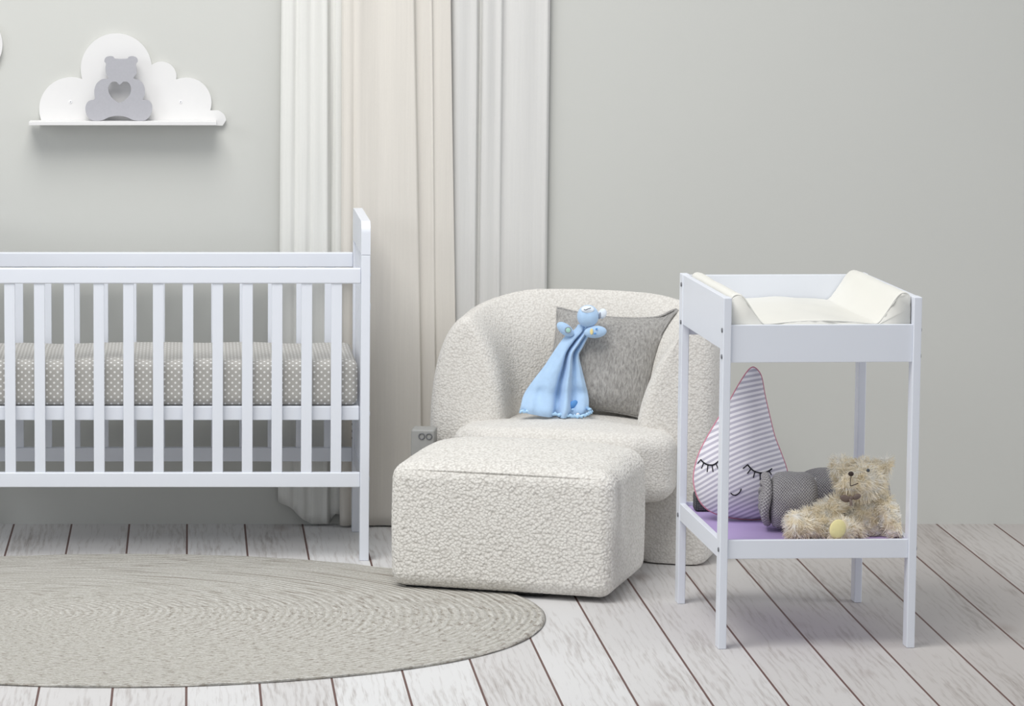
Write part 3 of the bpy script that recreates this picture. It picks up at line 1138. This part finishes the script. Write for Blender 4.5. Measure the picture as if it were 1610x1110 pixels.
# ------------------------------------------------------------------ changing table
TA = math.radians(1.9)
tab = thing('changing_table', 'tall white changing table with lilac lower shelf', 'changing table', (1.382, 8.83, 0), TA)
TW, TD, TZ = 0.517, 0.655, 0.924
LW, LD = 0.021, 0.046
for x in (0, TW - LW):
    for y in (0, TD - LD):
        boxp('leg', (x, y, 0), (x + LW, y + LD, TZ), Wt, tab, 0.0025)
for x in (0.002, TW - 0.018):
    boxp('side_panel', (x, LD, 0.785), (x + 0.016, TD - LD, TZ - 0.001), Wt, tab, 0.0015)
    boxp('shelf_side_rail', (x, LD, 0.236), (x + 0.016, TD - LD, 0.284), Wt, tab, 0.0015)
boxp('front_board', (LW, 0.008, 0.754), (TW - LW, 0.024, 0.852), Wt, tab, 0.0015)
boxp('back_board', (LW, TD - 0.026, 0.754), (TW - LW, TD - 0.010, TZ - 0.004), Wt, tab, 0.0015)
boxp('shelf_front_rail', (LW, 0.008, 0.238), (TW - LW, 0.024, 0.287), Wt, tab, 0.0015)
boxp('shelf_back_rail', (LW, TD - 0.026, 0.236), (TW - LW, TD - 0.010, 0.284), Wt, tab, 0.0015)
boxp('top_panel', (0.0185, 0.0245, 0.792), (TW - 0.0185, TD - 0.0265, 0.804), Wt, tab, 0.0)
boxp('shelf_board', (0.0185, 0.0245, 0.262), (TW - 0.0185, TD - 0.0265, 0.2745), M['lilac'], tab, 0.0)
for y, zs in ((0.014, (0.838, 0.769, 0.262)), (TD - LD + 0.012, (0.895, 0.790, 0.250))):
    for z in zs:
        for x, s_ in ((0.0003, -1), (TW - 0.0003, 1)):
            MB().tube([(x, y, z), (x + 0.003 * s_, y, z)], 0.0062, 14).build('bolt', M['bolt'], tab, smooth=False, bevel=0.0008)

# changing pad
pad = thing('changing_pad', 'cream padded changing mat with raised sides on top of the white table', 'changing pad', (1.382, 8.83, 0.804), TA)
x0, x1 = 0.0235, TW - 0.0235
sec = [(x0, 0.004), (x0, 0.06), (x0 + 0.001, 0.108), (x0 + 0.008, 0.124), (x0 + 0.022, 0.126), (x0 + 0.036, 0.116), (x0 + 0.060, 0.080), (x0 + 0.082, 0.052), (x0 + 0.100, 0.048),
       (x0 + 0.16, 0.054), (0.5 * (x0 + x1), 0.057), (x1 - 0.16, 0.054), (x1 - 0.100, 0.048), (x1 - 0.082, 0.052), (x1 - 0.060, 0.082), (x1 - 0.036, 0.119), (x1 - 0.022, 0.130), (x1 - 0.008, 0.128),
       (x1 - 0.001, 0.110), (x1, 0.06), (x1, 0.004), (x1 - 0.012, 0.0006), (0.5 * (x0 + x1), 0.0005), (x0 + 0.012, 0.0006)]
sp = spline(sec, 5, True)
y0, y1 = 0.0265, TD - 0.030
cxm = 0.5 * (x0 + x1)
ns_ = len(sp)
mb = MB()
rowsY = [(y0, 0.90), (y0 + 0.003, 0.955), (y0 + 0.010, 0.99), (y0 + 0.03, 1.0)] + [(y0 + 0.03 + (y1 - y0 - 0.06) * i / 14, 1.0) for i in range(1, 14)] + [(y1 - 0.03, 1.0), (y1 - 0.010, 0.99), (y1 - 0.003, 0.955), (y1, 0.90)]


def padv(i, j):
    yv, k_ = rowsY[j]
    x, z = sp[i]
    x = max(x0, min(x1, x))
    # inset from the local thickness so that the ends are rounded over
    zt_ = z * (1 - (1 - k_) * 0.6)
    sag_ = 0.004 * noise.noise(Vector((x * 16, yv * 9, 1.5))) * (z > 0.03)
    end = 0.006 * noise.noise(Vector((x * 40, z * 40, j))) if j in (0, 1, len(rowsY) - 2, len(rowsY) - 1) and z > 0.02 else 0
    return Vector((x, yv + abs(end), max(0.0004, zt_ + sag_)))


for j in range(len(rowsY)):
    for i in range(ns_):
        mb.v.append(padv(i, j))
for j in range(len(rowsY) - 1):
    for i in range(ns_):
        mb.f.append((j * ns_ + i, j * ns_ + (i + 1) % ns_, (j + 1) * ns_ + (i + 1) % ns_, (j + 1) * ns_ + i))
mb.f.append(tuple(range(ns_)))
mb.f.append(tuple((len(rowsY) - 1) * ns_ + i for i in reversed(range(ns_))))
mb.build('cover', M['vinyl'], pad, smooth=True, bevel=0.0)
fr_pts = [Vector((max(x0 + 0.002, min(x1 - 0.002, p.x)), y0 + 0.004, p.y * 0.975 + 0.001)) for p in sp if p.y > 0.02]
MB().tube(fr_pts, 0.0022, 6).build('piping', M['vinyl'], pad, smooth=True)

# ------------------------------------------------------------------ drop cushion
SZ = 0.2745
DY = 9.215
drop = thing('drop_cushion', 'raindrop shaped striped cushion with sleeping face and pink piping', 'cushion', (P(1165, 819, DY).x, DY, SZ + 0.0035), math.radians(0))
outl = [(1190, 584), (1197, 590), (1202, 601), (1206, 626), (1212, 655), (1220, 690), (1230, 718), (1238, 742), (1242, 770), (1236, 797), (1218, 814), (1193, 820), (1168, 820), (1145, 817), (1126, 812), (1110, 803), (1098, 787),
        (1092, 765), (1093, 745), (1100, 721), (1112, 697), (1131, 666), (1149, 639), (1165, 612), (1177, 594), (1184, 586)]
od = spline(outl, 5, True)
lean = math.radians(7)
b0 = P(1165, 820, DY)


def dl(px, py):            # picture spot -> cushion plane (metres, origin at the cushion's foot)
    p = P(px, py, DY)
    return p.x - b0.x, p.z - b0.z


od2 = [Vector(dl(p.x, p.y)) for p in od]
dc = Vector(dl(1166, 752))
angs = sorted([(math.atan2((p - dc).y, (p - dc).x), (p - dc).length) for p in od2])


def orad(a):
    n_ = len(angs)
    for i in range(n_):
        a0, r0 = angs[i]
        a1, r1 = angs[(i + 1) % n_]
        if i == n_ - 1:
            a1 += 2 * PI
            if a < angs[0][0]:
                a += 2 * PI
        if a0 <= a <= a1:
            f_ = (a - a0) / max(1e-9, a1 - a0)
            return r0 + (r1 - r0) * f_
    return angs[0][1]


def dthick(ab):
    d_ = ab - dc
    if d_.length < 1e-6:
        k_ = 0
    else:
        k_ = min(1, d_.length / orad(math.atan2(d_.y, d_.x)))
    return 0.078 * max(0, 1 - k_ ** 2.3) ** 0.62


def d3(ab, off_=0.0, sgn=-1):
    t_ = dthick(ab) + off_
    # lean back about the foot
    y = sgn * t_
    z = ab.y
    return Vector((ab.x, y * math.cos(lean) + z * math.sin(lean), z * math.cos(lean) - y * math.sin(lean)))


ND, KR = len(angs), 22
mb = MB()
for sgn in (-1, 1):
    b = len(mb.v)
    for j in range(KR + 1):
        kk = math.sin(j / KR * PI / 2)
        for a, r in angs:
            ab = dc + Vector((math.cos(a), math.sin(a))) * r * kk
            wr = 0.0025 * noise.noise(Vector((ab.x * 45, ab.y * 45, sgn))) * (kk ** 3) * (1 - kk)*4
            mb.v.append(d3(ab, wr if j < KR else 0, sgn))
            mb.uv[len(mb.v) - 1] = (ab.x, ab.y)
    for j in range(KR):
        for i in range(ND):
            mb.f.append((b + j * ND + i, b + j * ND + (i + 1) % ND, b + (j + 1) * ND + (i + 1) % ND, b + (j + 1) * ND + i))
mn = min(p.z for p in mb.v)
for p in mb.v:
    p.z -= mn
dob = mb.build('cover', M['stripe'], drop, smooth=True, recalc=False)
bmr = bmesh.new()
bmr.from_mesh(dob.data)
bmesh.ops.remove_doubles(bmr, verts=bmr.verts, dist=2e-5)
bmesh.ops.recalc_face_normals(bmr, faces=bmr.faces)
bmr.to_mesh(dob.data)
bmr.free()
MB().tube([d3(p, 0.0) + Vector((0, 0, -mn)) for p in od2], 0.0026, 8, True).build('piping', M['pink'], drop, smooth=True)
zs = 230 / 1021


def face(pts, name, r=0.00165):
    q = [(1070 + x * zs, 580 + y * zs) for x, y in pts]
    q = spline(q, 8) if len(q) > 2 else [Vector(a) for a in q]
    if len(q) == 2:
        q = [q[0].lerp(q[1], i / 5) for i in range(6)]
    return MB().tube([d3(Vector(dl(p.x, p.y)), 0.0010) + Vector((0, 0, -mn)) for p in q], r, 6).build(name, M['thread'], drop, smooth=True)


for lid, lashes in (([(443, 684), (462, 708), (490, 730), (528, 741), (565, 738), (595, 728), (618, 714)],
                     [((443, 684), (410, 712)), ((466, 712), (440, 746)), ((493, 732), (480, 775)), ((530, 741), (529, 790)), ((565, 738), (572, 775)), ((596, 727), (612, 755))]),
                    ([(140, 655), (155, 674), (180, 688), (212, 688), (235, 674), (250, 658)],
                     [((140, 655), (122, 682)), ((156, 674), (140, 715)), ((180, 688), (173, 738)), ((205, 690), (210, 735)), ((230, 678), (245, 718)), ((250, 658), (273, 693))])):
    e_ = face(lid, 'eyelid', 0.0019)
    for a, b in lashes:
        l_ = face([a, b], 'eyelash', 0.0015)
        l_.parent = e_
face([(325, 880), (340, 893), (362, 894), (385, 876), (396, 850)], 'smile', 0.0016)


# ------------------------------------------------------------------ knitted rolls
def knit_roll(name, label, c, L, R, axis_rot, seed, cat='blanket'):
    t_ = thing(name, label, cat, (c[0], c[1], SZ + 0.001), axis_rot)

    def fn(u, v):
        a = 2 * PI * u
        s_ = v * 2 - 1
        k_ = (1 - abs(s_) ** 5.0) ** 0.45 if abs(s_) < 1 else 0.0
        rr2 = R * k_ * (1 + 0.05 * math.sin(3 * a + seed) + 0.05 * noise.noise(Vector((math.cos(a) * 2, math.sin(a) * 2, s_ * 2 + seed))))
        z = R + rr2 * math.sin(a) * 0.98
        z = max(0.002, z + (0.006 if z < 0.01 else 0))
        return (s_ * L / 2, rr2 * math.cos(a) * 0.85, z)
    cell = 0.0074
    mb = MB()
    nu, nv = 64, 48
    for j in range(nv + 1):
        for i in range(nu + 1):
            mb.v.append(Vector(fn(i / nu, j / nv)))
            mb.uv[len(mb.v) - 1] = (i / nu * 2 * PI * R / cell * 0.9 + j / nv * 3, j / nv * L / cell * 1.15)
    for j in range(nv):
        for i in range(nu):
            mb.f.append((j * (nu + 1) + i, j * (nu + 1) + i + 1, (j + 1) * (nu + 1) + i + 1, (j + 1) * (nu + 1) + i))
    mb.build('roll', M['knit'], t_, smooth=True)
    return t_


kr = knit_roll('knitted_blanket', 'rolled grey knitted blanket between drop cushion and teddy bear', (1.611, 9.058), 0.132, 0.081, math.radians(-8), 1.0)
# folded edge turns at the left end of the roll
for k_ in range(3):
    rr3 = 0.066 - 0.020 * k_
    pts = []
    for i in range(30):
        a = 2 * PI * i / 30
        pts.append((-0.071 - 0.0035 * k_ + 0.004 * math.sin(3 * a + k_), rr3 * 0.82 * math.cos(a), 0.083 + rr3 * 0.95 * math.sin(a)))
    mb = MB().tube(pts, 0.011, 8, True)
    for i in range(len(mb.v)):
        mb.uv[i] = ((i // 8) * 1.6, (i % 8) * 0.9)
    mb.build('folded_edge', M['knit'], kr, smooth=True)
kr2 = knit_roll('knitted_blanket', 'second rolled grey knitted blanket lying behind the teddy bear', (1.775, 9.228), 0.26, 0.070, math.radians(3), 4.0)
p = P(1276, 757, 9.145)
inv = kr2.matrix_basis.inverted()
mb = MB().rbox(p, (0.012, 0.002, 0.010), 0.0015, 200)
mb.v = [inv @ q for q in mb.v]
mb.build('care_label', M['tag'], kr2)
p = P(1103, 808, 9.36)
o = MB().rbox((p.x + 0.012, 9.38, SZ + 0.026), (0.030, 0.028, 0.0250), 0.006, 160).build('fabric_block', M['weave'], smooth=True)
tag(o, 'small dark woven block peeking out behind the striped drop cushion', 'block')

# ------------------------------------------------------------------ teddy bear
BY = 9.0
bear = thing('teddy_bear', 'fluffy cream teddy bear with brown bow sitting on lilac shelf', 'teddy bear', (P(1355, 845, BY).x, BY, SZ + 0.001))
mbs = MB()
mb = mbs


def E(px, py, Y, r, rot=None):
    mb.ell(P(px, py, Y), r, rot, 20, 12)


def limb(pts, rs):
    q = [P(*p) for p in pts]
    sp_ = spline([(*a, r) for a, r in zip(q, rs)], 6)
    for s_ in sp_:
        mb.ell(Vector(s_[:3]), (s_[3],) * 3, None, 14, 9)


E(1353, 757, 9.01, (0.060, 0.056, 0.056))                 # head
E(1337, 758, 8.965, (0.027, 0.026, 0.023))                # muzzle
E(1322, 735, 9.005, (0.025, 0.014, 0.027))                # ears
E(1389, 733, 9.03, (0.021, 0.014, 0.022))
E(1358, 812, 9.02, (0.060, 0.055, 0.058))                 # torso
E(1362, 834, 9.02, (0.066, 0.058, 0.040))
limb([(1328, 790, 9.0), (1300, 806, 8.975), (1272, 815, 8.96)], (0.025, 0.026, 0.024))      # arm
limb([(1386, 792, 9.0), (1403, 812, 8.97), (1411, 832, 8.95)], (0.027, 0.030, 0.028))      # arm
limb([(1335, 832, 8.99), (1290, 830, 8.95), (1256, 828, 8.925)], (0.032, 0.029, 0.032))    # leg
E(1250, 824, 8.915, (0.018, 0.024, 0.034))
limb([(1350, 836, 8.985), (1330, 835, 8.935), (1320, 834, 8.91)], (0.030, 0.027, 0.029))   # leg towards the room
zmin = SZ + 0.004
for p in mb.v:
    p.z = max(p.z, zmin)
    p.x = min(p.x, 1.871)
inv = bear.matrix_basis.inverted()
me = bpy.data.meshes.new('tmp_body')
me.from_pydata([tuple(inv @ p) for p in mb.v], [], mb.f)
tmp = bpy.data.objects.new('tmp_body', me)
COL.objects.link(tmp)
rm = tmp.modifiers.new('rm', 'REMESH')
rm.mode = 'VOXEL'
rm.voxel_size = 0.0042
sm = tmp.modifiers.new('sm', 'SMOOTH')
sm.iterations = 5
dg = bpy.context.evaluated_depsgraph_get()
ev = tmp.evaluated_get(dg)
body = bpy.data.meshes.new_from_object(ev)
bpy.data.objects.remove(tmp)
bv = [v_.co.copy() for v_ in body.vertices]
bf = [tuple(p_.vertices) for p_ in body.polygons]
bn = [p_.normal.copy() for p_ in body.polygons]
bc = [p_.center.copy() for p_ in body.polygons]
ba = [p_.area for p_ in body.polygons]
mb = MB()
mb.v = list(bv)
mb.f = list(bf)
nose_p = inv @ P(1338, 745, 8.934)
mouth_p = inv @ P(1340, 762, 8.936)
eye_p = inv @ P(1366, 740, 8.955)
sole_p = inv @ P(1318, 832, 8.875)
rnd = random.Random(3)
tot = sum(ba)
NS = 17000
cam_side = 0
for i, f_ in enumerate(bf):
    nexp = ba[i] / tot * NS
    cnt = int(nexp) + (rnd.random() < nexp - int(nexp))
    for _ in range(cnt):
        vs_ = [bv[j] for j in f_]
        w_ = [rnd.random() for _ in vs_]
        sw = sum(w_)
        p = sum((a * (b / sw) for a, b in zip(vs_, w_)), Vector())
        nr = bn[i]
        ln = rnd.uniform(0.013, 0.023)
        if (p - nose_p).length < 0.017 or (p - mouth_p).length < 0.017:
            ln *= 0.28
        if (p - eye_p).length < 0.014:
            ln *= 0.4
        if (p - sole_p).length < 0.024 and nr.y < -0.3:
            continue
        cl = noise.noise_vector(p * 38)
        d_ = (nr * 0.42 + cl * 1.0 + Vector((rnd.uniform(-.35, .35), rnd.uniform(-.35, .35), rnd.uniform(-.35, .25)))).normalized()
        if d_.dot(nr) < 0.1:
            d_ = (d_ + nr * (0.15 - d_.dot(nr))).normalized()
        side = d_.cross(nr + Vector((rnd.uniform(-.45, .45), rnd.uniform(-.45, .45), rnd.uniform(-.45, .45)))).normalized()
        curl = side.cross(d_) * rnd.uniform(-0.5, 0.5) + Vector((0, 0, -0.25)) + cl * 0.5
        wd = rnd.uniform(0.0009, 0.0016)
        b = len(mb.v)
        for s_ in range(4):
            t_ = s_ / 3
            c_ = p + d_ * ln * t_ + curl * ln * t_ * t_ * 0.55
            ww = wd * (1 - 0.8 * t_)
            if (inv.inverted() @ c_).z < SZ + 0.003:
                c_.z = (SZ + 0.003) - bear.location.z
            c_.x = min(c_.x, 1.8740 - bear.location.x)
            c_.y = max(c_.y, 8.866 - bear.location.y)
            mb.v.append(c_ - side * ww)
            mb.v.append(c_ + side * ww)
        for s_ in range(3):
            mb.f.append((b + 2 * s_, b + 2 * s_ + 1, b + 2 * s_ + 3, b + 2 * s_ + 2))
fur_o = mb.build('body', M['fur'], bear, smooth=True, recalc=False)


def bp(px, py, Y):
    return P(px, py, Y)


MB().ell(bp(1338, 745, 8.933), (0.0075, 0.006, 0.0065)).build('nose', M['nose'], bear, smooth=True, world=True)
MB().tube(spline([bp(1338, 749, 8.930), bp(1337, 757, 8.928), bp(1337, 764, 8.928)], 5), 0.0011, 6).build('mouth', M['nose'], bear, smooth=True, world=True)
MB().tube(spline([bp(1337, 764, 8.928), bp(1340, 763.5, 8.927), bp(1349, 760, 8.930)], 5), 0.0013, 6).build('mouth', M['nose'], bear, smooth=True, world=True)
MB().ell(bp(1365, 739.5, 8.945), (0.0048, 0.004, 0.0048)).build('eye', M['eye'], bear, smooth=True, world=True)
Rs = Matrix.Rotation(math.radians(14), 3, 'Y')
MB().ell(bp(1317, 832, 8.879), (0.0215, 0.006, 0.0265), Rs).build('foot_sole', M['pad'], bear, smooth=True, world=True)
# bow: two loops, a knot and a tail
mb = MB()
kp = bp(1338, 783, 8.935)
for sx, px, py, rx, rz_, an in ((-1, 1329, 784, 0.0145, 0.0095, 20), (1, 1347, 781, 0.012, 0.0075, -22)):
    mb.ell(bp(px, py, 8.934), (rx, 0.005, rz_), Matrix.Rotation(math.radians(an), 3, 'Y'))
mb.ell(kp, (0.006, 0.007, 0.0065))
mb.tube(spline([bp(1336, 785, 8.932), bp(1338, 790, 8.926), bp(1338, 795, 8.924)], 4), [0.004] * 8 + [0.0065], 8)
mb.build('bow', M['bow'], bear, smooth=True, world=True)
